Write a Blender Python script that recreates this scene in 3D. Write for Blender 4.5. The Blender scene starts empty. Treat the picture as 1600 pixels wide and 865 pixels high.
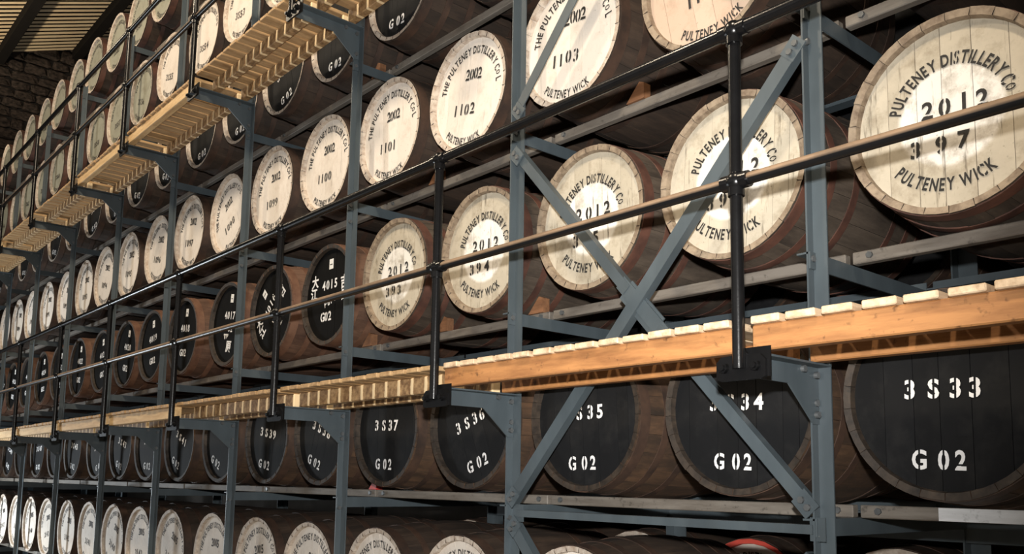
import bpy, bmesh, math, random
from mathutils import Matrix, Vector
rnd = random.Random(7)
PI = math.pi
scene = bpy.context.scene
COL = scene.collection

# ------------------------------------------------------------------ camera
cam_d = bpy.data.cameras.new('camera')
cam = bpy.data.objects.new('camera', cam_d); COL.objects.link(cam)
CR, CU, CF = (0.6556811, 0.75487175, 0.01584108), (0.07935474, -0.08976144, 0.99279691), (-0.75085626, 0.64970111, 0.11875753)
CP = (1.40967534, -2.43755781, 0.85158902)
cam.matrix_world = Matrix(((CR[0], CU[0], -CF[0], CP[0]), (CR[1], CU[1], -CF[1], CP[1]), (CR[2], CU[2], -CF[2], CP[2]), (0, 0, 0, 1)))
cam_d.sensor_width = 36; cam_d.sensor_fit = 'HORIZONTAL'; cam_d.lens = 1385.319 * 36 / 1600
cam_d.shift_x = 8.399 / 1600; cam_d.shift_y = 153.736 / 1600
cam_d.clip_start = 0.05; cam_d.clip_end = 200
scene.camera = cam

# ------------------------------------------------------------------ world, lights, exposure
w = bpy.data.worlds.new('world'); scene.world = w; w.use_nodes = True
w.node_tree.nodes['Background'].inputs[0].default_value = (0.5, 0.55, 0.6, 1)
w.node_tree.nodes['Background'].inputs[1].default_value = 0.025
vs = scene.view_settings
vs.view_transform = 'Standard'; vs.look = 'None'; vs.exposure = 0.0; vs.gamma = 1; vs.use_curve_mapping = False

def lamp(name, kind, loc, target, energy, color, **kw):
    d = bpy.data.lights.new(name, kind); d.energy = energy; d.color = color
    for k, v in kw.items(): setattr(d, k, v)
    o = bpy.data.objects.new(name, d); COL.objects.link(o)
    o.location = loc
    dr = Vector(target) - Vector(loc)
    o.rotation_euler = dr.to_track_quat('-Z', 'Y').to_euler()
    return o
# the photographer's flash, a hand above the lens
lamp('flash_light', 'SPOT', (1.41, -2.44, 1.09), (-2.1, 0.1, 1.9), 850, (1, 0.97, 0.93), spot_size=math.radians(84), spot_blend=1.0, shadow_soft_size=0.03)
# lamps of the aisle, high above the frame
for x, e in ((0.9, 680), (-2.9, 560), (-6.9, 300), (-10.8, 110)):
    lamp('aisle_lamp', 'POINT', (x, -2.7, 6.0), (x, -2.7, 0), e, (1, 0.83, 0.62), shadow_soft_size=0.22)
# weak soft fill added opposite the rack, with no window behind it
lamp('front_fill_area', 'AREA', (-5.0, -6.6, 2.6), (-5.5, 0, 2.9), 35, (1, 0.97, 0.92), shape='RECTANGLE', size=13.0, size_y=2.2)
# daylight from the door at the far end of the aisle
lamp('door_daylight', 'AREA', (-11.0, -2.6, 0.2), (-9.9, 0.1, 0.3), 170, (0.86, 0.94, 1), shape='RECTANGLE', size=0.8, size_y=1.6)

# unseen spot added to brighten the slatted roof at the far end
lamp('added_roof_spot', 'SPOT', (-12.4, -2.2, 4.6), (-12.9, 0.6, 7.7), 700, (1, 0.85, 0.62), spot_size=math.radians(62), spot_blend=0.6, shadow_soft_size=0.1)

# ------------------------------------------------------------------ materials
def srgb(r, g, b):
    f = lambda c: c / 12.92 if c <= 0.04045 else ((c + 0.055) / 1.055) ** 2.4
    return (f(r / 255), f(g / 255), f(b / 255), 1)
class N:
    def __init__(s, name):
        s.m = bpy.data.materials.new(name); s.m.use_nodes = True
        s.t = s.m.node_tree; s.b = s.t.nodes['Principled BSDF']
    def n(s, typ, **kw):
        x = s.t.nodes.new(typ)
        for k, v in kw.items():
            if k.startswith('i_'): x.inputs[int(k[2:]) if k[2:].isdigit() else k[2:].replace('_', ' ')].default_value = v
            else: setattr(x, k, v)
        return x
    def l(s, a, b): s.t.links.new(a, b)
    def coord(s, scale=(1, 1, 1), kind='Object', rand=True):
        tc = s.n('ShaderNodeTexCoord'); mp = s.n('ShaderNodeMapping'); mp.inputs['Scale'].default_value = scale
        s.l(tc.outputs[kind], mp.inputs['Vector'])
        if rand:
            oi = s.n('ShaderNodeObjectInfo'); mu = s.n('ShaderNodeMath', operation='MULTIPLY'); mu.inputs[1].default_value = 37.0
            s.l(oi.outputs['Random'], mu.inputs[0]); s.l(mu.outputs[0], mp.inputs['Location'])
        return mp.outputs['Vector']
    def noise(s, vec, scale, detail=4, rough=0.6):
        x = s.n('ShaderNodeTexNoise'); x.inputs['Scale'].default_value = scale; x.inputs['Detail'].default_value = detail; x.inputs['Roughness'].default_value = rough
        s.l(vec, x.inputs['Vector']); return x.outputs['Fac']
    def ramp(s, fac, stops, interp='LINEAR'):
        x = s.n('ShaderNodeValToRGB'); x.color_ramp.interpolation = interp
        e = x.color_ramp.elements
        while len(e) < len(stops): e.new(0.5)
        for q, (p, c) in zip(e, stops): q.position = p; q.color = c if len(c) == 4 else (*c, 1)
        s.l(fac, x.inputs['Fac']); return x.outputs['Color']
    def mix(s, fac, a, b, mode='MIX'):
        x = s.n('ShaderNodeMix', data_type='RGBA', blend_type=mode)
        for sock, v in ((x.inputs[0], fac), (x.inputs[6], a), (x.inputs[7], b)):
            if isinstance(v, (int, float, tuple)): sock.default_value = v
            else: s.l(v, sock)
        return x.outputs[2]
    def bump(s, h, strength=0.3, dist=0.004):
        x = s.n('ShaderNodeBump'); x.inputs['Strength'].default_value = strength; x.inputs['Distance'].default_value = dist
        s.l(h, x.inputs['Height']); s.l(x.outputs[0], s.b.inputs['Normal'])
    def fin(s, col, rough=0.6, metal=0.0, spec=None):
        if isinstance(col, tuple): s.b.inputs['Base Color'].default_value = col
        else: s.l(col, s.b.inputs['Base Color'])
        s.b.inputs['Roughness'].default_value = rough; s.b.inputs['Metallic'].default_value = metal
        if spec is not None: s.b.inputs['Specular IOR Level'].default_value = spec
        return s.m
W = (1, 1, 1); K = (0, 0, 0)

def simple(name, c, rough=0.6, var=0.25, scale=8, metal=0, stretch=(1, 1, 1), spec=None, c2=None):
    q = N(name); v = q.coord(stretch)
    n = q.noise(v, scale, 5)
    dark = c2 or tuple(x * (1 - var) for x in c[:3]) + (1,)
    col = q.ramp(n, [(0.35, dark), (0.65, c)])
    q.bump(q.noise(v, scale * 6, 3), 0.15, 0.002)
    return q.fin(col, rough, metal, spec)

M_steel = simple('blue_grey_steel_paint', (0.074, 0.095, 0.108, 1), 0.45, 0.3, 5, stretch=(1, 1, 0.4))
M_black = simple('black_gloss_paint', (0.006, 0.006, 0.0065, 1), 0.24, 0.3, 14, spec=0.35)
M_plate = simple('black_painted_iron', (0.006, 0.006, 0.0065, 1), 0.38, 0.3, 14, spec=0.15)
M_bolt = simple('dull_zinc', (0.16, 0.17, 0.175, 1), 0.4, 0.3, 20, metal=0.5)
M_floor = simple('concrete', (0.30, 0.28, 0.25, 1), 0.85, 0.4, 1.4)
M_wall = simple('dark_limewash', (0.10, 0.09, 0.08, 1), 0.9, 0.5, 1.2)
M_stone = simple('dark_stone', (0.040, 0.030, 0.025, 1), 0.9, 0.65, 5, spec=0.1, c2=(0.008, 0.007, 0.006, 1))
M_mortar = simple('sooty_mortar', (0.012, 0.010, 0.009, 1), 0.95, 0.4, 6)
M_ceil = simple('dark_boarding', (0.008, 0.006, 0.005, 1), 0.95, 0.3, 4, spec=0.0)
M_purlin = simple('dark_timber', (0.006, 0.005, 0.0045, 1), 0.9, 0.3, 4, spec=0.1)
M_sticker = simple('paper_label', (0.82, 0.82, 0.80, 1), 0.6, 0.08, 30)
M_ink = simple('black_stencil_ink', (0.014, 0.013, 0.012, 1), 0.7, 0.2, 60)
M_inkf = simple('faded_stencil_ink', (0.055, 0.048, 0.045, 1), 0.75, 0.4, 60)
M_wpaint = simple('white_stencil_paint', (0.84, 0.84, 0.84, 1), 0.6, 0.1, 60)
M_redrim = simple('bright_red_rim_paint', (0.75, 0.10, 0.07, 1), 0.5, 0.2, 9)
M_redp = simple('red_paint', (0.55, 0.06, 0.05, 1), 0.5, 0.3, 9)

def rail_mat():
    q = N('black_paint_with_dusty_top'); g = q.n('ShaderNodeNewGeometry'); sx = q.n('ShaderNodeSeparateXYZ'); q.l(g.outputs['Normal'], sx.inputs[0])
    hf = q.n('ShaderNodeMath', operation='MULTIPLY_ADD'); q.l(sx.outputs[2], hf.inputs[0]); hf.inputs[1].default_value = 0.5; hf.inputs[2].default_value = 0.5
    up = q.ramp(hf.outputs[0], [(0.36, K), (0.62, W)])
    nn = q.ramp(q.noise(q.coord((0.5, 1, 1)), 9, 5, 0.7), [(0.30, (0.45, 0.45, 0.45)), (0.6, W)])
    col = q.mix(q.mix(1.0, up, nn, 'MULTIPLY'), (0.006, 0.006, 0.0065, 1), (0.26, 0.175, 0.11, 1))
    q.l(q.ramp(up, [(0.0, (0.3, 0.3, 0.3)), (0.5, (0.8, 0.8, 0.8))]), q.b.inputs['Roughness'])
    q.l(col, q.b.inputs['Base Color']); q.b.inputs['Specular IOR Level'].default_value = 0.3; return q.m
M_rail = rail_mat()

def wood(name, light, dark, scale=6, stretch=(0.12, 1, 1), rough=0.65, spots=0.5):
    q = N(name); v = q.coord(stretch)
    g = q.noise(v, scale * 5, 6, 0.65)
    col = q.ramp(g, [(0.3, dark), (0.62, light)])
    v2 = q.coord((1, 1, 1)); sp = q.ramp(q.noise(v2, 26, 3, 0.7), [(0.60, K), (0.74, (spots, spots, spots))])
    col = q.mix(sp, col, tuple(0.3 * x for x in dark[:3]) + (1,))
    q.bump(g, 0.35, 0.003)
    return q.fin(col, rough)
M_orange = wood('weathered_orange_timber', (0.43, 0.20, 0.070, 1), (0.21, 0.085, 0.028, 1), spots=0.85)
M_pale = wood('pale_pine_timber', (0.70, 0.49, 0.25, 1), (0.46, 0.28, 0.12, 1), spots=0.35)
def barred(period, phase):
    # light through the plank gaps painted as pale bars on the mottled brown joist
    q = N('pine_with_painted_light_bars'); tc = q.n('ShaderNodeTexCoord'); sx = q.n('ShaderNodeSeparateXYZ'); q.l(tc.outputs['Object'], sx.inputs[0])
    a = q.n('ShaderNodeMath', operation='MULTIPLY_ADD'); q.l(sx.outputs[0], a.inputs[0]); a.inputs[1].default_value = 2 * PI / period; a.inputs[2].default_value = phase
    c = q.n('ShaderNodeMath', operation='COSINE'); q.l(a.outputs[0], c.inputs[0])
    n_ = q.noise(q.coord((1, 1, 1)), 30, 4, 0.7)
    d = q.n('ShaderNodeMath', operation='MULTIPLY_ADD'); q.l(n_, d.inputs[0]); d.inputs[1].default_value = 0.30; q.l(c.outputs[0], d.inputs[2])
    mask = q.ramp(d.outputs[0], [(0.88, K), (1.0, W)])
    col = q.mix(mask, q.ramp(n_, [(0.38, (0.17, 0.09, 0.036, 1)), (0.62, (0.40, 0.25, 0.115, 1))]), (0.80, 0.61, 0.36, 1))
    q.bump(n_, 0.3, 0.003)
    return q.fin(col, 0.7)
M_plank = wood('grey_weathered_plank', (0.72, 0.56, 0.38, 1), (0.36, 0.24, 0.14, 1), stretch=(1, 0.12, 1))
M_plankp = wood('pine_plank', (0.50, 0.33, 0.165, 1), (0.27, 0.155, 0.065, 1), stretch=(1, 0.12, 1), spots=0.3)
M_slat = wood('pale_pine_slat', (0.80, 0.64, 0.42, 1), (0.66, 0.48, 0.29, 1), stretch=(1, 0.12, 1), spots=0.2)  # pale pine tone with slightly darker grain
M_beam = wood('worn_grey_brown_beam', (0.19, 0.17, 0.145, 1), (0.10, 0.084, 0.068, 1), spots=0.7)
M_beamw = wood('white_painted_beam', (0.72, 0.74, 0.76, 1), (0.50, 0.51, 0.52, 1), spots=0.5)
M_wedge = wood('orange_wedge_timber', (0.24, 0.115, 0.055, 1), (0.12, 0.055, 0.026, 1))

def stave_mat(name, light, dark, spots=(0.02, 0.014, 0.01, 1), rough=0.75):
    q = N(name); v = q.coord((1, 0.1, 1))
    g = q.noise(v, 24, 6, 0.7)
    col = q.ramp(g, [(0.3, dark), (0.65, light)])
    st = q.ramp(q.noise(q.coord((1, 0.5, 1)), 5, 5, 0.7), [(0.45, K), (0.70, (0.85, 0.85, 0.85))])
    col = q.mix(st, col, spots)
    q.bump(g, 0.5, 0.004)
    return q.fin(col, rough)
M_stv_grey = stave_mat('grey_brown_oak_staves', (0.098, 0.074, 0.054, 1), (0.040, 0.029, 0.021, 1))
M_stv_dark = stave_mat('dark_oak_staves', (0.060, 0.038, 0.025, 1), (0.022, 0.014, 0.010, 1))
M_stv_rust = stave_mat('rust_stained_oak_staves', (0.105, 0.056, 0.029, 1), (0.030, 0.018, 0.011, 1), (0.012, 0.009, 0.007, 1))
M_stv_red = stave_mat('red_brown_oak_staves', (0.165, 0.092, 0.058, 1), (0.085, 0.043, 0.027, 1), (0.04, 0.018, 0.011, 1))
M_hoop = simple('rusty_hoop', (0.115, 0.050, 0.033, 1), 0.6, 0.6, 9, c2=(0.05, 0.024, 0.018, 1))
M_hoopd = simple('dark_rust_hoop', (0.070, 0.038, 0.024, 1), 0.65, 0.6, 9, c2=(0.03, 0.018, 0.013, 1))
M_hoopo = simple('orange_rust_hoop', (0.18, 0.095, 0.058, 1), 0.6, 0.5, 9, c2=(0.10, 0.046, 0.028, 1))
M_end_tan = wood('tan_stave_ends', (0.30, 0.235, 0.165, 1), (0.13, 0.09, 0.06, 1), stretch=(1, 1, 1))
M_end_white = wood('whitewashed_stave_ends', (0.60, 0.53, 0.45, 1), (0.34, 0.25, 0.185, 1), stretch=(1, 1, 1))
M_end_dark = wood('dark_stave_ends', (0.046, 0.033, 0.023, 1), (0.012, 0.009, 0.007, 1), stretch=(1, 1, 1))

def head_mat(name, centre, outer, stain, rc, amount=0.6, streak=0.5, spec=0.25):
    q = N(name)
    tc = q.n('ShaderNodeTexCoord'); sx = q.n('ShaderNodeSeparateXYZ'); q.l(tc.outputs['Object'], sx.inputs[0])
    v = q.coord((1, 1, 1)); vs_ = q.coord((1, 1, 0.12))
    n1 = q.noise(v, 9, 6, 0.7)
    xx = q.n('ShaderNodeMath', operation='MULTIPLY'); q.l(sx.outputs[0], xx.inputs[0]); q.l(sx.outputs[0], xx.inputs[1])
    zz = q.n('ShaderNodeMath', operation='MULTIPLY_ADD'); q.l(sx.outputs[2], zz.inputs[0]); q.l(sx.outputs[2], zz.inputs[1]); q.l(xx.outputs[0], zz.inputs[2])
    r = q.n('ShaderNodeMath', operation='SQRT'); q.l(zz.outputs[0], r.inputs[0])
    col = outer
    if rc:
        rn = q.n('ShaderNodeMath', operation='MULTIPLY_ADD'); q.l(n1, rn.inputs[0]); rn.inputs[1].default_value = 0.02; q.l(r.outputs[0], rn.inputs[2])
        mask = q.ramp(rn.outputs[0], [(rc + 0.004, W), (rc + 0.018, K)])
        on = q.ramp(q.noise(v, 6, 5, 0.7), [(0.35, outer), (0.7, tuple(x * 1.22 for x in outer[:3]) + (1,))])
        col = q.mix(mask, on, centre)
    st = q.ramp(n1, [(0.50, K), (0.72, (amount,) * 3)])
    col = q.mix(st, col, stain)
    sk = q.ramp(q.noise(vs_, 34, 4, 0.7), [(0.60, K), (0.70, (streak,) * 3)])
    col = q.mix(sk, col, tuple(0.45 * x for x in stain[:3]) + (1,))
    sp = q.ramp(q.noise(v, 70, 3, 0.6), [(0.66, K), (0.75, (0.5,) * 3)])
    col = q.mix(sp, col, tuple(0.35 * x for x in stain[:3]) + (1,))
    oi = q.n('ShaderNodeObjectInfo'); col = q.mix(1.0, col, q.ramp(oi.outputs['Random'], [(0, (0.86, 0.85, 0.83)), (1, W)]), 'MULTIPLY')
    q.bump(q.noise(vs_, 60, 4), 0.25, 0.002)
    return q.fin(col, 0.7, 0, spec)
M_hd_cream = head_mat('cream_head_white_centre', (0.86, 0.84, 0.79, 1), (0.47, 0.425, 0.34, 1), (0.27, 0.225, 0.16, 1), 0.148, 0.85, 0.75)
M_hd_white = head_mat('white_painted_head', (0.8, 0.76, 0.70, 1), (0.80, 0.74, 0.67, 1), (0.56, 0.47, 0.39, 1), None, 0.55, 0.35)
M_hd_dull = head_mat('dull_cream_head', (0.33, 0.335, 0.27, 1), (0.33, 0.33, 0.265, 1), (0.20, 0.19, 0.14, 1), None, 0.7, 0.5)
M_hd_tan = head_mat('bare_tan_head', (0.6, 0.5, 0.4, 1), (0.60, 0.46, 0.36, 1), (0.42, 0.29, 0.21, 1), None, 0.6, 0.5)
M_hd_black = head_mat('black_painted_head', (0.02, 0.02, 0.02, 1), (0.0105, 0.011, 0.012, 1), (0.022, 0.022, 0.022, 1), None, 0.7, 0.3, 0.12)
M_hd_jet = head_mat('jet_black_head', (0.01, 0.01, 0.01, 1), (0.006, 0.006, 0.006, 1), (0.012, 0.011, 0.010, 1), None, 0.5, 0.2, 0.05)

# ------------------------------------------------------------------ mesh helpers
class MB:
    def __init__(s): s.v = []; s.f = []; s.mi = []; s.sm = []
    def add(s, vs, fs, mi=0, smooth=False):
        o = len(s.v); s.v += [tuple(p) for p in vs]
        for f in fs: s.f.append([i + o for i in f]); s.mi.append(mi); s.sm.append(smooth)
    def box(s, x0, x1, y0, y1, z0, z1, mi=0):
        v = [(x, y, z) for x in (x0, x1) for y in (y0, y1) for z in (z0, z1)]
        s.add(v, [(0, 1, 3, 2), (4, 6, 7, 5), (0, 4, 5, 1), (2, 3, 7, 6), (0, 2, 6, 4), (1, 5, 7, 3)], mi)
    def cbox(s, x0, x1, y0, y1, z0, z1, c=0.004, mi=0):   # box with chamfered edges
        bm = bmesh.new(); bmesh.ops.create_cube(bm, size=1)
        for q in bm.verts: q.co = Vector(((x0 + x1) / 2 + q.co.x * (x1 - x0), (y0 + y1) / 2 + q.co.y * (y1 - y0), (z0 + z1) / 2 + q.co.z * (z1 - z0)))
        bmesh.ops.bevel(bm, geom=list(bm.edges), offset=c, segments=1, affect='EDGES')
        bm.verts.index_update(); s.add([q.co[:] for q in bm.verts], [[q.index for q in f.verts] for f in bm.faces], mi); bm.free()
    def prism(s, poly, a0, a1, axis='x', mi=0):             # polygon extruded along an axis
        n = len(poly)
        def p(u, v, a): return {'x': (a, u, v), 'y': (u, a, v), 'z': (u, v, a)}[axis]
        s.add([p(u, v, a0) for u, v in poly] + [p(u, v, a1) for u, v in poly],
              [list(range(n))[::-1], list(range(n, 2 * n))] + [(i, (i + 1) % n, n + (i + 1) % n, n + i) for i in range(n)], mi)
    def sweep(s, prof, p0, p1, u, mi=0):                    # profile (a,b) swept p0->p1; a along u, b along u x dir
        p0, p1, u = Vector(p0), Vector(p1), Vector(u).normalized(); d = (p1 - p0).normalized(); u = (u - d * u.dot(d)).normalized(); w_ = d.cross(u)
        n = len(prof)
        s.add([p0 + u * a + w_ * b for a, b in prof] + [p1 + u * a + w_ * b for a, b in prof],
              [list(range(n))[::-1], list(range(n, 2 * n))] + [(i, (i + 1) % n, n + (i + 1) % n, n + i) for i in range(n)], mi)
    def tube(s, p0, p1, r, n=14, mi=0, r1=None, cap=True):
        p0, p1 = Vector(p0), Vector(p1); d = (p1 - p0).normalized()
        u = d.orthogonal().normalized(); w_ = d.cross(u); r1 = r if r1 is None else r1
        ring = lambda p, q: [p + (u * math.cos(2 * PI * i / n) + w_ * math.sin(2 * PI * i / n)) * q for i in range(n)]
        a = ring(p0, r); b = ring(p1, r1)
        s.add(a + b, [(i, (i + 1) % n, n + (i + 1) % n, n + i) for i in range(n)], mi, True)
        if cap: s.add(a, [list(range(n))[::-1]], mi); s.add(b, [list(range(n))], mi)
    def ball(s, c, r, n=14, m=8, mi=0, sz=1.0):
        vs_ = []; fs = []
        for j in range(m + 1):
            t = PI * j / m
            for i in range(n):
                p = 2 * PI * i / n; vs_.append((c[0] + r * math.sin(t) * math.cos(p), c[1] + r * math.sin(t) * math.sin(p), c[2] + r * sz * math.cos(t)))
        for j in range(m):
            for i in range(n): fs.append((j * n + i, (j + 1) * n + i, (j + 1) * n + (i + 1) % n, j * n + (i + 1) % n))
        s.add(vs_, fs, mi, True)
    def mesh(s, name, mats):
        me = bpy.data.meshes.new(name); me.from_pydata(s.v, [], s.f)
        for m in (mats if isinstance(mats, (list, tuple)) else [mats]): me.materials.append(m)
        me.polygons.foreach_set('material_index', s.mi); me.polygons.foreach_set('use_smooth', s.sm)
        me.update(); return me
def obj(name, me, parent=None, loc=(0, 0, 0), rot=(0, 0, 0)):
    o = bpy.data.objects.new(name, me); COL.objects.link(o)
    o.location = loc; o.rotation_euler = rot
    if parent: o.parent = parent
    return o
def tag(o, label=None, cat=None, group=None, kind=None):
    for k, v in (('label', label), ('category', cat), ('group', group), ('kind', kind)):
        if v: o[k] = v
    return o
def empty(name, loc, label, cat, group=None):
    o = bpy.data.objects.new(name, None); COL.objects.link(o); o.location = loc; o.empty_display_size = 0.1
    return tag(o, label, cat, group)

# ------------------------------------------------------------------ layout
PX = [1.4, 0.0, -1.4, -2.7735, -4.1664, -5.5392, -6.8695, -8.3134, -9.7369, -11.13, -12.53, -13.93]   # upright lines, right to left
FLOOR = -0.87
BEAMZ = dict(A=-0.056, B=0.756, C=1.568, D=2.380, E=3.192, F=4.004, G=4.846)                             # undersides of the shelf beams
ROWN = dict(A='lowest row', B='row below the lower walkway', C='row behind the lower handrail', D='row above the lower handrail',
            E='row below the upper walkway', F='row behind the upper handrail', G='topmost row')
RH = 0.330                                                                                              # bilge radius

# ------------------------------------------------------------------ the setting
def struct(name, mb, m, **k): return tag(obj(name, mb.mesh(name, m), **k), kind='structure')
b = MB(); b.box(-14.9, 6.2, -7.2, 3.0, FLOOR - 0.2, FLOOR); struct('floor', b, M_floor)
b = MB(); b.box(-14.9, 6.2, 2.75, 3.0, FLOOR, 8.9); struct('wall_back', b, M_wall)
b = MB(); b.box(-14.9, 6.2, -7.2, -7.0, FLOOR, 5.2); struct('wall_front', b, M_wall)
b = MB(); b.box(6.0, 6.2, -7.0, 2.75, FLOOR, 9.0); struct('wall_right', b, M_wall)
b = MB(); b.box(-14.9, -14.55, -7.0, 2.75, FLOOR, 9.0); wall_left = struct('wall_left', b, M_mortar)
# rubble stones of the end wall where it shows
stone_me = []
for i in range(6):
    r2 = random.Random(i); bm = bmesh.new(); bmesh.ops.create_cube(bm, size=1)
    bmesh.ops.bevel(bm, geom=list(bm.edges), offset=0.16, segments=1, affect='EDGES')
    for q in bm.verts: q.co += Vector((r2.uniform(-.05, .05), r2.uniform(-.07, .07), r2.uniform(-.07, .07)))
    me = bpy.data.meshes.new('stone'); bm.to_mesh(me); bm.free(); me.materials.append(M_stone); stone_me.append(me)
z = 3.6
while z < 8.3:
    h = rnd.uniform(0.14, 0.24); y = -1.4 + rnd.uniform(-.2, 0)
    while y < 1.5:
        wd = rnd.uniform(0.2, 0.46)
        o = obj('stone', rnd.choice(stone_me), wall_left, (-14.54 + rnd.uniform(-.01, .015), y + wd / 2, z + h / 2))
        o.scale = (0.12, wd - 0.02, h - 0.02); y += wd
    z += h
# roof: deck, slats running up the slope, purlins below them
TA = math.tan(math.radians(21)); rz = lambda y: 8.10 + (y - 1.4) * TA
b = MB(); b.prism([(-7.2, rz(-7.2) + 0.06), (3.0, rz(3.0) + 0.06), (3.0, rz(3.0) + 0.25), (-7.2, rz(-7.2) + 0.25)], -14.9, 6.2); ceiling = struct('ceiling', b, M_ceil)
b = MB(); b.cbox(-0.037, 0.037, -2.5, 1.65, -0.006, 0.006, 0.002); sl_me = b.mesh('slat', M_slat)
x = -14.45
while x < -7.6:
    obj('slat', sl_me, ceiling, (x + rnd.uniform(-.006, .006), 0.45, rz(0.45) + 0.03), (math.radians(21), 0, 0)); x += 0.154
for y in (-2.05, -0.9, 0.25, 1.40, 2.45):
    b = MB(); b.box(-14.55, 6.0, y - 0.07, y + 0.07, rz(y) - 0.17, rz(y) - 0.01); obj('purlin', b.mesh('purlin', M_purlin), ceiling)

# ------------------------------------------------------------------ the rack (one bolted frame)
rack = empty('cask_rack', (0, 0, FLOOR), 'tall blue-grey steel rack holding seven rows of casks along the aisle', 'rack')
def part(name, mb, m, parent=rack, loc=(0, 0, 0), rot=(0, 0, 0)):
    o = obj(name, mb.mesh(name, m), parent, Vector(loc) - Vector((0, 0, FLOOR)), rot); return o
def angle(w1, w2, t): return [(0, 0), (w1, 0), (w1, t), (t, t), (t, w2), (0, w2)]
TOPZ = 4.93
b = MB()
b.prism([(-0.006, 0), (0, 0), (0, 0.032), (0.046, 0.032), (0.046, 0.038), (-0.006, 0.038)], FLOOR, TOPZ, 'z'); post_me = b.mesh('rack_post', M_steel)
b = MB(); b.prism([(-0.006, 0), (0, 0), (0, 0.055), (0.07, 0.055), (0.07, 0.061), (-0.006, 0.061)], FLOOR, TOPZ, 'z'); rear_me = b.mesh('rack_post', M_steel)
b = MB(); b.tube((0, 0, 0), (0.012, 0, 0), 0.011, 6); boltx_me = b.mesh('bolt', M_bolt)
b = MB(); b.tube((0, 0, 0), (0, -0.010, 0), 0.011, 6); bolty_me = b.mesh('bolt', M_bolt)
FZ = Vector((0, 0, -FLOOR))
for i, x in enumerate(PX):
    p = obj('rack_post', post_me, rack, Vector((x, 0, 0)) + FZ)
    if i < 5:
        for zz in (0.70, 1.10, 1.18, 1.54, 2.26, 2.36, 3.17):
            obj('bolt', boltx_me, p, (0.0, 0.016, zz + rnd.uniform(-.008, .008)))
    obj('rack_post', rear_me, rack, Vector((x, 1.05, 0)) + FZ)
cb = MB(); cb.prism([(0.0, -0.053), (0.006, -0.053), (0.006, 0), (-0.04, 0), (-0.04, -0.006), (0, -0.006)], 0.0, 2.3, 'y'); cross_me = cb.mesh('cross_beam', M_steel)
for x in PX:
    for r, zb in BEAMZ.items(): obj('cross_beam', cross_me, rack, Vector((x + 0.001, 0.0, zb)) + FZ)
for i in range(len(PX) - 1):
    x1, x0 = PX[i] - 0.012, PX[i + 1] + 0.012
    for r, zb in BEAMZ.items():
        b = MB(); b.cbox(x0, x1, 0.25, 0.285, zb, zb + 0.040, 0.003); part('shelf_beam', b, M_beam)
        b = MB(); b.prism([(0.79, zb), (0.85, zb), (0.85, zb + 0.040), (0.844, zb + 0.040), (0.844, zb + 0.006), (0.79, zb + 0.006)], x0, x1); part('shelf_beam', b, M_steel)
        if i < 5:
            for yy in (1.36, 1.90):
                b = MB(); b.box(x0, x1, yy, yy + 0.035, zb, zb + 0.040); part('shelf_beam', b, M_steel)
        if i < 4 and r in 'BCDE':
            for xb in (x0 + 0.06, x1 - 0.05):
                obj('bolt', bolty_me, rack, Vector((xb, 0.25, zb + 0.022)) + FZ)
# the part painted white at the near end of the beam under the black casks
b = MB(); b.box(0.255, 1.385, 0.246, 0.250, BEAMZ['B'] + 0.001, BEAMZ['B'] + 0.039); tag(part('beam_paint', b, M_beamw), 'white painted end of the lower shelf beam')
# longitudinal angle between the first two uprights, low down, and the rear tie
b = MB(); b.prism([(0.0, 0.710), (0.006, 0.710), (0.006, 0.732), (0.035, 0.732), (0.035, 0.738), (0, 0.738)], -1.335, -0.008); part('tie_bar', b, M_steel)
b = MB(); b.box(-0.02, 0.03, 0.006, 0.012, 0.69, 0.76); b.box(-1.345, -1.30, 0.006, 0.012, 0.69, 0.76); part('tie_plate', b, M_steel)
b = MB(); b.box(-2.7, 1.39, 1.06, 1.07, 0.652, 0.735); part('rear_tie', b, M_steel)
# cross bracing of the bay between the first two uprights
def brace(x0, z0, x1, z1, y, flip=1, w=0.05):
    b = MB(); b.sweep([(0, -w / 2), (0, w / 2), (0.005, w / 2), (0.005, -w / 2 + 0.005), (0.038, -w / 2 + 0.005), (0.038, -w / 2)] if flip > 0 else
                      [(0, -w / 2), (0, w / 2), (0.038, w / 2), (0.038, w / 2 - 0.005), (0.005, w / 2 - 0.005), (0.005, -w / 2)],
                      (x0, y, z0), (x1, y, z1), (0, 1, 0)); return part('brace', b, M_steel)
brace(-0.02, 2.255, -1.375, 0.775, 0.0, -1)
brace(-1.385, 2.275, -0.745, 1.565, 0.008, -1, 0.042); brace(-0.60, 1.405, -0.02, 0.785, 0.008, -1, 0.042)
brace(-1.38, 2.44, -0.02, 3.93, 0.0, -1); brace(-0.02, 2.44, -1.38, 3.93, 0.012, 1)
brace(-1.375, 0.69, -0.02, -0.80, 0.0, -1); brace(-0.02, 0.64, -1.375, -0.80, 0.012, 1)
def gusset(x, z, a, l, w, y):
    b = MB(); b.box(-l / 2, l / 2, y, y + 0.006, -w / 2, w / 2); return part('gusset_plate', b, M_steel, loc=(x, 0, z), rot=(0, a, 0))
gusset(-0.675, 1.49, math.atan2(1.08, 1), 0.30, 0.055, 0.010); gusset(-0.68, 1.488, math.atan2(1.08, 1), 0.22, 0.085, 0.016)
for (x, z, a) in ((-0.035, 2.24, 0.83), (-1.36, 0.79, 0.83), (-1.365, 2.25, -0.83), (-0.03, 0.80, -0.83), (-1.36, 2.45, -0.83), (-1.35, 0.67, 0.83)):
    g = gusset(x, z, -a, 0.07, 0.06, -0.002)
    for d in (-0.015, 0.015): obj('bolt', bolty_me, g, (d, -0.002, 0))
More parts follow.
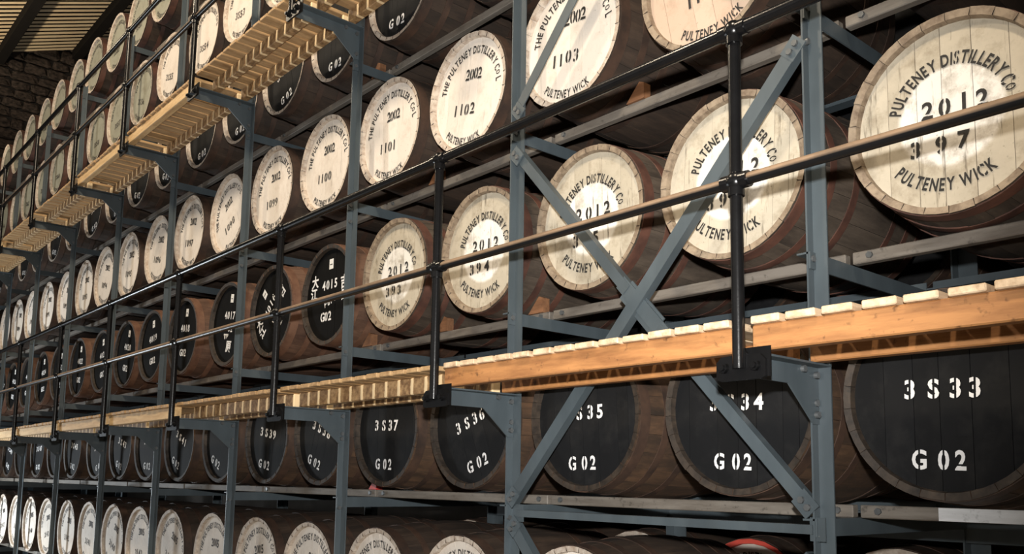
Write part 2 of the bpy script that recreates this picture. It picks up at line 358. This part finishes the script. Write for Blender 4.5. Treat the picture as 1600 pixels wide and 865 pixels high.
# walkway brackets
def bracket(x, zt):
    b = MB()
    b.box(x + 0.0005, x + 0.006, -0.372, 0.031, zt - 0.065, zt); b.box(x + 0.006, x + 0.05, -0.372, 0.031, zt - 0.006, zt)
    b.prism([(-0.135, zt - 0.065), (0.0, zt - 0.178), (0.031, zt - 0.178), (0.031, zt - 0.065)], x + 0.0005, x + 0.006)
    o = part('walkway_bracket', b, M_steel)
    for (y, z) in ((0.012, zt - 0.03), (0.012, zt - 0.15), (-0.06, zt - 0.016)): obj('bolt', boltx_me, o, Vector((x + 0.006, y, z)))
LOWZ, UPZ = 1.215, 3.384
for i, x in enumerate(PX):
    bracket(x, LOWZ)
    if i >= 1: bracket(x, UPZ)

# ------------------------------------------------------------------ walkways (one section per bay)
plank_me = {}
for nm, m in (('g', M_plank), ('p', M_plankp)):
    plank_me[nm] = []
    for i in range(5):
        r2 = random.Random(i + 3); b = MB(); wd = 0.0428 + r2.uniform(-.002, .002)
        b.cbox(-wd, wd, -0.184, 0.182, 0, 0.020 + r2.uniform(-.001, .002), 0.003)
        plank_me[nm].append(b.mesh('plank', m))
def section(i, zt, jm, pm, setback, label, group):
    x1, x0 = PX[i] - 0.022, PX[i + 1] + 0.034
    s = empty('walkway_section', ((x0 + x1) / 2, -0.19, zt), label, 'walkway', group)
    O = Vector(((x0 + x1) / 2, -0.19, zt))
    yf = -0.262 if setback else -0.36
    n = int(round((x1 - x0) / 0.1045)); st = (x1 - x0) / n
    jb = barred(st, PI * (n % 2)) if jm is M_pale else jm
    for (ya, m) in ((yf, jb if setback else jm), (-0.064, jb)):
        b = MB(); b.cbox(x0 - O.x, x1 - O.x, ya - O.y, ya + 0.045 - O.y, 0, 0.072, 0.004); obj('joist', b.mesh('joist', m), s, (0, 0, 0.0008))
    for k in range(n):
        o = obj('plank', rnd.choice(plank_me[pm]), s, (x0 + (k + 0.5) * st - O.x + rnd.uniform(-.002, .002), rnd.uniform(-.004, .004), 0.0735), (0, 0, rnd.uniform(-.006, .006)))
nth = ['first', 'second', 'third', 'fourth', 'fifth', 'sixth', 'seventh', 'eighth', 'ninth', 'tenth', 'eleventh', 'twelfth', 'thirteenth', 'fourteenth', 'fifteenth', 'sixteenth', 'seventeenth', 'eighteenth', 'nineteenth', 'twentieth', 'twenty-first', 'twenty-second']
for i in range(0, 10):
    lab = ['orange timber walkway section at the right edge, right of the nearest black rail post',
           'orange timber walkway section between the two nearest posts of the lower handrail',
           'pale walkway section with set-back joist and exposed plank ends, just left of the orange timber',
           'pale lower walkway section with exposed plank ends, second left of the orange timber'][i] if i < 4 else \
          'pale pine lower walkway section with flush edge joist, %s from the right' % nth[i]
    section(i, LOWZ, M_orange if i < 2 else M_pale, 'g' if i < 2 else 'p', i in (2, 3), lab, 'sections of the lower walkway')
for i in range(2, 10):
    sb = i in (2, 3, 6, 7)
    section(i, UPZ, M_pale, 'p', sb, 'pine upper walkway section seen from below, %s, %s from the right' % ('joist set back' if sb else 'flush edge joist', nth[i - 2]), 'sections of the upper walkway')

# ------------------------------------------------------------------ guard rails
def guard(zp, i0, x_end, label):
    g = empty('guard_rail', (0, -0.394, zp), label, 'handrail')
    def pt(name, b, m=M_black, par=g): return obj(name, b.mesh(name, m), par)
    zt, zm = zp + 0.965, zp + 0.520
    for nm, z, r in (('top_rail', zt, 0.0195), ('mid_rail', zm, 0.0165)):
        b = MB(); b.tube((-13.9, 0, z - zp), (x_end, 0, z - zp), r, 16); pt(nm, b, M_rail if nm == 'mid_rail' else M_black)
    for i in range(i0, len(PX)):
        x = PX[i] + 0.014
        b = MB(); b.tube((x, 0, -0.005), (x, 0, zt - zp), 0.0178, 14)
        for z in (zm, zt):
            b.ball((x, 0, z - zp), 0.030, 16, 10)
            b.tube((x, 0, z - zp - 0.042), (x, 0, z - zp - 0.01), 0.0235, 14); b.tube((x - 0.042, 0, z - zp), (x + 0.042, 0, z - zp), 0.0235, 14)
        p = pt('rail_post', b)
        b = MB(); prof = [(-0.078, -0.030), (-0.064, -0.036), (0.064, -0.036), (0.078, -0.030), (0.078, 0.016), (0.062, 0.031), (0.022, 0.034), (0.010, 0.05), (-0.010, 0.05), (-0.022, 0.034), (-0.062, 0.031), (-0.078, 0.016)]
        b.prism([(x + u, v) for u, v in prof], 0.006, 0.016, 'y'); b.box(x - 0.02, x + 0.088, 0.016, 0.020, -0.03, 0.052); bp = obj('base_plate', b.mesh('base_plate', M_plate), p)
        b = MB()
        for d in (-0.050, 0.050): b.tube((x + d, 0.008, 0.0), (x + d, -0.006, 0.0), 0.015, 6); b.tube((x + d, -0.004, 0.0), (x + d, -0.014, 0.0), 0.009, 10)
        obj('bolt', b.mesh('bolt', M_plate), bp)
guard(1.172, 1, 2.6, 'black tubular guard rail along the lower walkway, with ball joints')
guard(3.3405, 2, 0.6, 'black tubular guard rail along the upper walkway at top left')

# ------------------------------------------------------------------ casks
CL = 0.88
def rad(y):
    u = abs(y - CL / 2) / (CL / 2)
    return 0.298 + (RH - 0.298) * (0.45 * (1 - u * u) + 0.55 * math.cos(PI * u / 2) ** 2)
YS = [0, 0.03, 0.09, 0.18, 0.30, 0.44, 0.58, 0.70, 0.79, 0.85, CL]
NST = 26
def stave_mesh(m_w, m_e, seed, jut=0.0):
    r2 = random.Random(seed); da = 2 * PI / NST; g = 0.0018
    b = MB(); rows = []
    for y in YS:
        row = []
        for t in (-da / 2 + g, 0, da / 2 - g): row.append((math.sin(t) * (rad(y) + jut), y, math.cos(t) * (rad(y) + jut)))
        rows.append(row)
    n = len(YS)
    vs_ = [p for row in rows for p in row]
    b.add(vs_, [(3 * j + k, 3 * j + k + 1, 3 * j + k + 4, 3 * j + k + 3) for j in range(n - 1) for k in (0, 1)], 0, True)
    for k, t in ((0, -da / 2 + g), (2, da / 2 - g)):      # sides
        vs_ = [rows[j][k] for j in range(n)] + [(math.sin(t) * (rad(y) - 0.022), y, math.cos(t) * (rad(y) - 0.022)) for y in YS]
        b.add(vs_, [(j, j + 1, n + j + 1, n + j) for j in range(n - 1)], 0)
    for y, yi in ((0, 0.034), (CL, CL - 0.034)):          # end grain and inner lip
        ang = (-da / 2 + g, 0, da / 2 - g); ro = rad(y) + jut
        vs_ = [(math.sin(t) * ro, y, math.cos(t) * ro) for t in ang] + [(math.sin(t) * 0.2765, y + (0.004 if y == 0 else -0.004), math.cos(t) * 0.2765) for t in ang] + [(math.sin(t) * 0.272, yi, math.cos(t) * 0.272) for t in ang]
        b.add(vs_, [(0, 1, 4, 3), (1, 2, 5, 4), (3, 4, 7, 6), (4, 5, 8, 7)], 1)
    return b.mesh('stave', [m_w, m_e])
def body_mesh(m_w, m_e):
    b = MB(); n = NST * 2
    ring = lambda rr, y: [((rr - (0.002 if i % 2 else 0)) * math.sin(2 * PI * (i + .5) / n), y, (rr - (0.002 if i % 2 else 0)) * math.cos(2 * PI * (i + .5) / n)) for i in range(n)]
    vs_ = []
    for y in YS: vs_ += ring(rad(y), y)
    b.add(vs_, [(j * n + i, j * n + (i + 1) % n, (j + 1) * n + (i + 1) % n, (j + 1) * n + i) for j in range(len(YS) - 1) for i in range(n)], 0)
    for y, yi in ((0, 0.034), (CL, CL - 0.034)):
        vs_ = ring(rad(y), y) + ring(0.2765, y + (0.004 if y == 0 else -0.004)) + ring(0.272, yi)
        b.add(vs_, [(k * n + i, k * n + (i + 1) % n, (k + 1) * n + (i + 1) % n, (k + 1) * n + i) for k in (0, 1) for i in range(n)], 1)
    b.add(ring(0.272, CL - 0.034), [list(range(n))], 1)
    return b.mesh('body', [m_w, m_e])
HOOPY = [(0.010, 0.060), (0.135, 0.170), (0.270, 0.305), (0.575, 0.610), (0.710, 0.745), (0.820, 0.870)]
def hoop_mesh(k, m):
    y0, y1 = HOOPY[k]; b = MB(); n = 56
    ring = lambda rr, y: [(rr * math.sin(2 * PI * i / n), y, rr * math.cos(2 * PI * i / n)) for i in range(n)]
    vs_ = ring(rad(y0) - 0.001, y0) + ring(rad(y0) + 0.003, y0) + ring(rad(y1) + 0.003, y1) + ring(rad(y1) - 0.001, y1)
    for k_, sm in ((0, False), (1, True), (2, False)):
        b.add(vs_[k_ * n:(k_ + 2) * n], [(i, (i + 1) % n, n + (i + 1) % n, n + i) for i in range(n)], 0, sm)
    return b.mesh('hoop', m)
HY = 0.026        # depth of the head behind the rim
def head_disc(m):
    b = MB(); n = 56; b.add([(0.276 * math.sin(2 * PI * i / n), HY, 0.276 * math.cos(2 * PI * i / n)) for i in range(n)], [list(range(n))], 0)
    return b.mesh('head', m)
BX = [-0.276, -0.195, -0.105, -0.018, 0.075, 0.165, 0.225, 0.276]
def head_boards(m, seed):
    r2 = random.Random(seed); xs = [BX[0]] + [x + r2.uniform(-.02, .02) for x in BX[1:-1]] + [BX[-1]]
    out = []
    for j in range(7):
        a, c = xs[j] + 0.0009, xs[j + 1] - 0.0009; R_ = 0.276
        pts = [a + (c - a) * k / 6 for k in range(7)]
        top = [(p, math.sqrt(max(R_ * R_ - p * p, 0))) for p in pts]; bot = [(p, -z) for p, z in top[::-1]]
        poly = top + bot; b = MB(); y0 = HY + r2.uniform(-.0007, .0007)
        n = len(poly)
        b.add([(u, y0, v) for u, v in poly] + [(u, y0 + 0.012, v) for u, v in poly], [list(range(n)), list(range(n, 2 * n))[::-1]] + [(i, (i + 1) % n, n + (i + 1) % n, n + i) for i in range(n)])
        out.append(b.mesh('head_board', m))
    return out

# ---- stencil lettering
fc = bpy.data.curves.new('glyph', 'FONT'); fc.resolution_u = 3; fc.offset = 0.030
fo = bpy.data.objects.new('glyph', fc); COL.objects.link(fo)
GL = {}
VCUT = set('0OGCS3896'); HCUT = set('2')
def glyph(ch, stencil=True):
    key = (ch, stencil)
    if key in GL: return GL[key]
    fc.body = ch; me = fo.to_mesh(); bm = bmesh.new(); bm.from_mesh(me); fo.to_mesh_clear()
    if not bm.verts: GL[key] = ([], [], 0.35); bm.free(); return GL[key]
    x0 = min(v.co.x for v in bm.verts); x1 = max(v.co.x for v in bm.verts)
    if stencil and (ch in VCUT or ch in HCUT):
        if ch in VCUT: c, no, g = Vector(((x0 + x1) / 2, 0, 0)), Vector((1, 0, 0)), 0.042
        else: c, no, g = Vector((0, 0.17 if ch in '2' else 0.42, 0)), Vector((0, 1, 0)), 0.034
        for s_ in (-1, 1): bmesh.ops.bisect_plane(bm, geom=bm.verts[:] + bm.edges[:] + bm.faces[:], plane_co=c + no * g * s_, plane_no=no)
        kill = [f for f in bm.faces if abs((f.calc_center_median() - c).dot(no)) < g]
        bmesh.ops.delete(bm, geom=kill, context='FACES')
    bm.verts.index_update()
    GL[key] = ([(v.co.x - (x0 + x1) / 2, v.co.y) for v in bm.verts], [[v.index for v in f.verts] for f in bm.faces], x1 - x0)
    bm.free(); return GL[key]
class Text:
    def __init__(s): s.b = MB()
    def put(s, ch, px, pz, h, ang=0, cx=1.0, stencil=True, mi=0):
        vs_, fs, wd = glyph(ch, stencil); k = h / 0.69; ca, sa = math.cos(ang), math.sin(ang)
        y = HY - 0.0022
        out = [(px + (u * k * cx) * ca - (v - 0.345) * k * sa, y, pz + (u * k * cx) * sa + (v - 0.345) * k * ca) for u, v in vs_]
        s.b.add(out, fs, mi)
    def line(s, txt, cx0, z, h, adv, ang=0, cond=0.95, stencil=True, mi=0, jit=0.0):
        n = len(txt); ca, sa = math.cos(ang), math.sin(ang)
        for i, ch in enumerate(txt):
            d = (i - (n - 1) / 2) * adv
            if ch != ' ': s.put(ch, cx0 + d * ca - z * sa + rnd.uniform(-jit, jit), cx0 * 0 + d * sa + z * ca + rnd.uniform(-jit, jit), h, ang + rnd.uniform(-jit, jit) * 8, cond, stencil, mi)
    def arc(s, txt, r, a0, a1, h, top=True, cond=0.9, mi=0):
        wds = [0.26 if c == ' ' else glyph(c)[2] + 0.13 for c in txt]; tot = sum(wds); acc = 0
        cond = min(cond, 0.98 * math.radians(abs(a1 - a0)) * r / (tot * h / 0.69))
        for c, w_ in zip(txt, wds):
            t = (acc + w_ / 2) / tot; acc += w_
            a = math.radians(a0 + (a1 - a0) * t)
            if c != ' ': s.put(c.upper() if c != 'o' else 'O', r * math.cos(a), r * math.sin(a), h if c != 'o' else h * 0.7, a - PI / 2 if top else a + PI / 2, cond, True, mi)
    def mesh(s, mats): return s.b.mesh('lettering', mats)

def txt_2012(num, wide=False):
    t = Text(); t.arc('PULTENEY DISTILLERY Co', 0.166, 166, 6, 0.036); t.arc('PULTENEY WICK', 0.205, 220, 304, 0.036, False)
    t.line('2012', 0.012, 0.026, 0.050, 0.052, -0.04, jit=0.003); t.line(num, -0.03, -0.080, 0.048, 0.068 if wide else 0.055, -0.02, jit=0.004)
    return t.mesh(M_ink)
def txt_2002(num, year='2002', mat=None):
    t = Text(); t.arc('THE PULTENEY DISTILLERY Co L', 0.217, 172, 4, 0.036); t.arc('PULTENEY WICK', 0.235, 228, 296, 0.034, False)
    t.line(year, 0.013, 0.095, 0.052, 0.032, -0.1, 0.85, jit=0.002); t.line(num, -0.03, -0.072, 0.052, 0.044, -0.1, jit=0.003)
    return t.mesh(mat or M_ink)
def txt_black(num, code='G 02'):
    t = Text()
    for ch, u in zip(num, (-0.104, -0.036, 0.024, 0.076)): t.put(ch, u, 0.018 - 0.03 * (u + 0.02), 0.052, -0.03, 0.95)
    for ch, u in zip('G02', (-0.084, -0.016, 0.030)): t.put(ch, u, -0.184 - 0.03 * (u + 0.02), 0.052, -0.03, 0.82)
    return t.mesh(M_wpaint)
def txt_4015(num, k):
    t = Text(); t.line(num, 0.0, 0.064, 0.052, 0.046, cond=0.9)
    if k < 2:
        t.put('大', -0.175, 0.10, 0.055, 0, 1, False); t.put('江', -0.185, 0.025, 0.055, 0, 1, False)
        t.put('吉', 0.165, 0.055, 0.058, 0, 1, False); t.put('日', 0.165, -0.02, 0.048, 0, 1, False)
        t.line('Pure', 0.0, -0.04, 0.035, 0.036, 0.25, stencil=False); t.line('G02', -0.03, -0.125, 0.052, 0.042, cond=0.9)
    elif k == 2:
        t.line('02', 0.03, -0.03, 0.045, 0.042); t.put('平', -0.03, -0.11, 0.062, 0, 1, False); t.put('原', 0.03, -0.16, 0.062, 0, 1, False)
    else: t.line('G02', 0.0, -0.125, 0.052, 0.042, cond=0.9)
    return t.mesh(M_wpaint)

STY = {   # stave, end, hoop, head, plain stave colours per look
    'cream': (M_stv_grey, M_end_tan, M_hoop, M_hd_cream), 'white': (M_stv_dark, M_end_white, M_hoopd, M_hd_white), 'dull': (M_stv_dark, M_end_white, M_hoop, M_hd_dull),
    'black': (M_stv_rust, M_end_dark, M_hoopd, M_hd_black), 'jet': (M_stv_red, M_end_dark, M_hoopo, M_hd_jet), 'ewhite': (M_stv_dark, M_end_white, M_hoopd, M_hd_black),
    'tan': (M_stv_dark, M_end_tan, M_hoopd, M_hd_tan), 'red': (M_stv_dark, M_redrim, M_hoopd, M_hd_white)}
CACHE = {}
def cached(k, f):
    if k not in CACHE: CACHE[k] = f()
    return CACHE[k]
b = MB(); b.box(-0.022, 0.022, HY - 0.003, HY - 0.0012, -0.03, 0.03); stick_me = b.mesh('paper_label', M_sticker)
b = MB(); b.box(-0.014, 0.014, HY - 0.0042, HY - 0.0031, -0.006, 0.0); stickp_me = b.mesh('printed_panel', M_inkf)
def cask(x, y, zc, sty, label, group, text=None, tilt=0.0, detail=2, sticker=False, boards=None):
    m = STY[sty]
    root = empty('whisky_cask', (x, y, zc - RH), label, 'cask', group)
    L = (0, 0, RH); R_ = (0, tilt, 0)
    if detail >= 2:
        ms = [cached(('stave', sty, i), lambda i=i: stave_mesh(m[0], m[1], i, (0, 0.0015, -0.001)[i])) for i in range(3)]
        off = rnd.uniform(0, 1)
        for k in range(NST): obj('stave', ms[rnd.randrange(3)], root, L, (0, (k + off) * 2 * PI / NST, 0))
    else: obj('body', cached(('body', sty), lambda: body_mesh(m[0], m[1])), root, L, (0, rnd.uniform(0, 6), 0))
    for k in range(6 if detail >= 2 else 3): obj('hoop', cached(('hoop', k, sty), lambda: hoop_mesh(k, m[2])), root, L, R_)
    if boards if boards is not None else detail >= 2:
        vset = rnd.randrange(3)
        for me in cached(('boards', sty, vset), lambda: head_boards(m[3], vset)): obj('head_board', me, root, L, R_)
    else: obj('head', cached(('head', sty), lambda: head_disc(m[3])), root, L, R_)
    if text: obj('lettering', text, root, L, R_)
    if sticker:
        ca, sa = math.cos(-tilt), math.sin(-tilt); u, v = 0.01, 0.185
        s_ = obj('paper_label', stick_me, root, (u * ca - v * sa, 0, RH + u * sa + v * ca), R_); obj('printed_panel', stickp_me, s_)
    return root
def zrow(r): return BEAMZ[r] + 0.3595
def fill(xs, step, end=-13.6):
    xs = list(xs)
    while xs[-1] - step > end:
        xs.append(xs[-1] - step - rnd.uniform(-0.012, 0.012))
    return xs
ROW = dict(
    A=fill([-1.12, -1.85, -2.555, -3.235, -3.92, -4.64, -5.39, -6.07, -6.77], 0.70), B=fill([0.342, -0.344, -1.07, -1.79, -2.488, -3.19, -3.865, -4.563, -5.30, -6.0], 0.70),
    C=fill([0.384, -0.355, -1.042, -1.742, -2.451, -3.165, -3.885, -4.575, -5.36, -6.06], 0.70), D=fill([0.35, -0.45, -1.151, -1.87, -2.55, -3.235, -3.928, -4.65, -5.34, -6.06], 0.70),
    E=fill([-1.77, -2.48, -3.17, -3.85, -4.55], 0.70), F=fill([-3.955, -4.63, -5.32, -6.05], 0.70), G=fill([-6.33, -7.0, -7.67, -8.36, -9.03], 0.69))
DZ = dict(A=0.0, B=0.0, C=0.0, D=0.0, E=0.0, F=0.0, G=0.0)
NUM_D = {1: '1104', 2: '1103', 3: '1102', 4: '1101', 5: '1100', 6: '1099', 7: '1098', 8: '1097', 9: '1096', 10: '1095'}
TILT = {('B', 3): -0.38, ('B', 2): -0.05, ('B', 5): 0.3, ('B', 6): 0.12, ('B', 7): 0.38, ('B', 8): 0.38, ('C', 6): -0.85, ('C', 5): 0.0, ('D', 2): 0.0, ('D', 1): -0.2, ('D', 7): -0.55, ('E', 3): -0.3}
for r, xs in ROW.items():
    grp = 'casks in the %s' % ROWN[r]
    for i, x in enumerate(xs):
        z = zrow(r) + DZ[r]; y = 0.10 + rnd.uniform(-0.012, 0.012); t = TILT.get((r, i), rnd.uniform(-0.18, 0.18)); d = 2 if x > -4.3 and r in 'ABCDE' else 1
        pos = nth[i] + ' from the right'; txt = None; st = False; bd = None
        if r == 'A':
            sty = 'white'; lab = 'white-headed oak cask stencilled 2005 in the lowest row, %s' % pos
            txt = cached(('A', i % 4), lambda: txt_2002('31%d' % (40 + i), '2005', M_inkf)); t = rnd.uniform(-.3, .3)
        elif r == 'B':
            sty = 'black'; nm = '3S%d' % (33 + i); txt = txt_black(nm); lab = 'black-headed cask stencilled %s G02 below the lower walkway, %s' % (nm, pos)
            if (r, i) not in TILT: t = rnd.uniform(-.35, .35) if i > 4 else 0.0
        elif r == 'C':
            if i < 5:
                sty = 'cream'; nm = '%d' % (397 - i); txt = txt_2012(nm, i == 0); lab = 'cream-headed cask stencilled 2012 and %s behind the lower handrail, %s' % (nm, pos); t = (0.0, 0.05, -0.03, 0.0, -0.05)[i]
            else:
                sty = 'jet'; nm = '%d' % (4015 + i - 5); txt = txt_4015(nm, i - 5); st = True; lab = 'black-headed cask numbered %s with white sticker behind the lower handrail, %s' % (nm, pos)
        elif r == 'D':
            sty = 'tan' if i == 1 else 'white'; nm = NUM_D.get(i)
            if i == 0: nm = '1105'
            if nm is None: nm = '%d' % (1094 - (i - 11))
            txt = txt_2002(nm); t = TILT.get((r, i), rnd.uniform(-.1, .1))
            lab = '%s-headed cask stencilled 2002 and %s above the lower handrail, %s' % ('tan' if i == 1 else 'white', nm, pos) if 0 < i <= 10 else 'white-headed cask above the lower handrail, %s' % pos
        elif r == 'E':
            sty = 'ewhite'; t = TILT.get((r, i), rnd.uniform(-.3, .3)); txt = cached(('E', i % 4), lambda: txt_black('3S%d' % (70 + i))); lab = 'black-headed cask stencilled G02 below the upper walkway, %s' % pos
        elif r == 'F':
            sty = 'white' if i < 4 else 'dull'; nm = '3S%d' % (52 + i); txt = txt_2002(nm, '    ', M_inkf); lab = 'white-headed cask behind the upper handrail, %s' % pos
        else:
            sty = 'dull'; lab = 'dull cream-headed oak cask in the %s, %s' % (ROWN[r], pos)
            txt = cached(('G', i % 3), lambda: txt_2002('3S%d' % (80 + i), '    ', M_inkf))
        cask(x, y, z, sty, lab, grp, txt, t, d, st, bd)
# second rank of casks behind, seen through the gaps
REAR = dict(A=[0.22, -0.35, -1.05, -1.76, -2.46, -3.16], B=[0.35, -0.36, -1.07, -1.77, -2.48], C=[0.36, -0.34, -1.05, -1.76, -2.47, -3.17], D=[0.35, -0.36, -1.06, -1.77, -2.48], E=[-1.75, -2.45])
REAR['A'][0] = 0.36
SHORT = dict(A='lowest level', B='level below the lower walkway', C='lower handrail level', D='level above the lower handrail', E='level below the upper walkway')
for r, xs in REAR.items():
    for i, x in enumerate(xs):
        sty = 'red' if (r == 'A' and i == 2) else 'white' if r in 'A' else 'black'
        lab = 'red-rimmed white-headed cask in the dark rear rank of the lowest row' if sty == 'red' else '%s cask in the rear rank, %s, %s from the right' % ('white-headed' if sty == 'white' else 'dark oak', SHORT[r], nth[i])
        cask(x, 1.22 + rnd.uniform(-.01, .02), zrow(r), sty, lab, 'casks of the rear rank', txt_2002('3150', '2005', M_inkf) if sty != 'black' else None, rnd.uniform(-.3, .3), 1)

# ------------------------------------------------------------------ wedges between the casks
def wedge(x, r, m, label, s=1.0):
    b = MB(); b.prism([(-0.035 * s, 0), (0.060 * s, 0), (0.060 * s, 0.066 * s), (0.035 * s, 0.076 * s)], -0.012, 0.03, 'y')
    o = obj('wooden_wedge', b.mesh('wooden_wedge', m), None, (x, 0.253, BEAMZ[r] + 0.0402)); tag(o, label, 'wedge', 'wedges on the shelf beams')
for r, i, lab in (('C', 3, 'orange-brown wooden wedge beside the rack post, right of the cask stencilled 394'), ('C', 4, 'orange-brown wooden wedge between the two leftmost cream-headed casks'),
                  ('C', 5, 'orange-brown wooden wedge between the nearest 4015 black cask and a cream-headed cask'), ('D', 2, 'wooden wedge under the large cask stencilled 1103, close below the top handrail'),
                  ('D', 3, 'wooden wedge at the rack post, right of the white cask stencilled 1102'), ('D', 4, 'wooden wedge between the white casks stencilled 1101 and 1102'), ('E', 2, 'wooden wedge under the right side of the third black cask below the upper walkway')):
    wedge(ROW[r][i] + 0.235, r, M_wedge, lab)
wedge(-2.815, 'B', M_redp, 'small red wedge on the shelf left of the black cask stencilled 3S37', 0.8)
COL.objects.unlink(fo); bpy.data.objects.remove(fo)
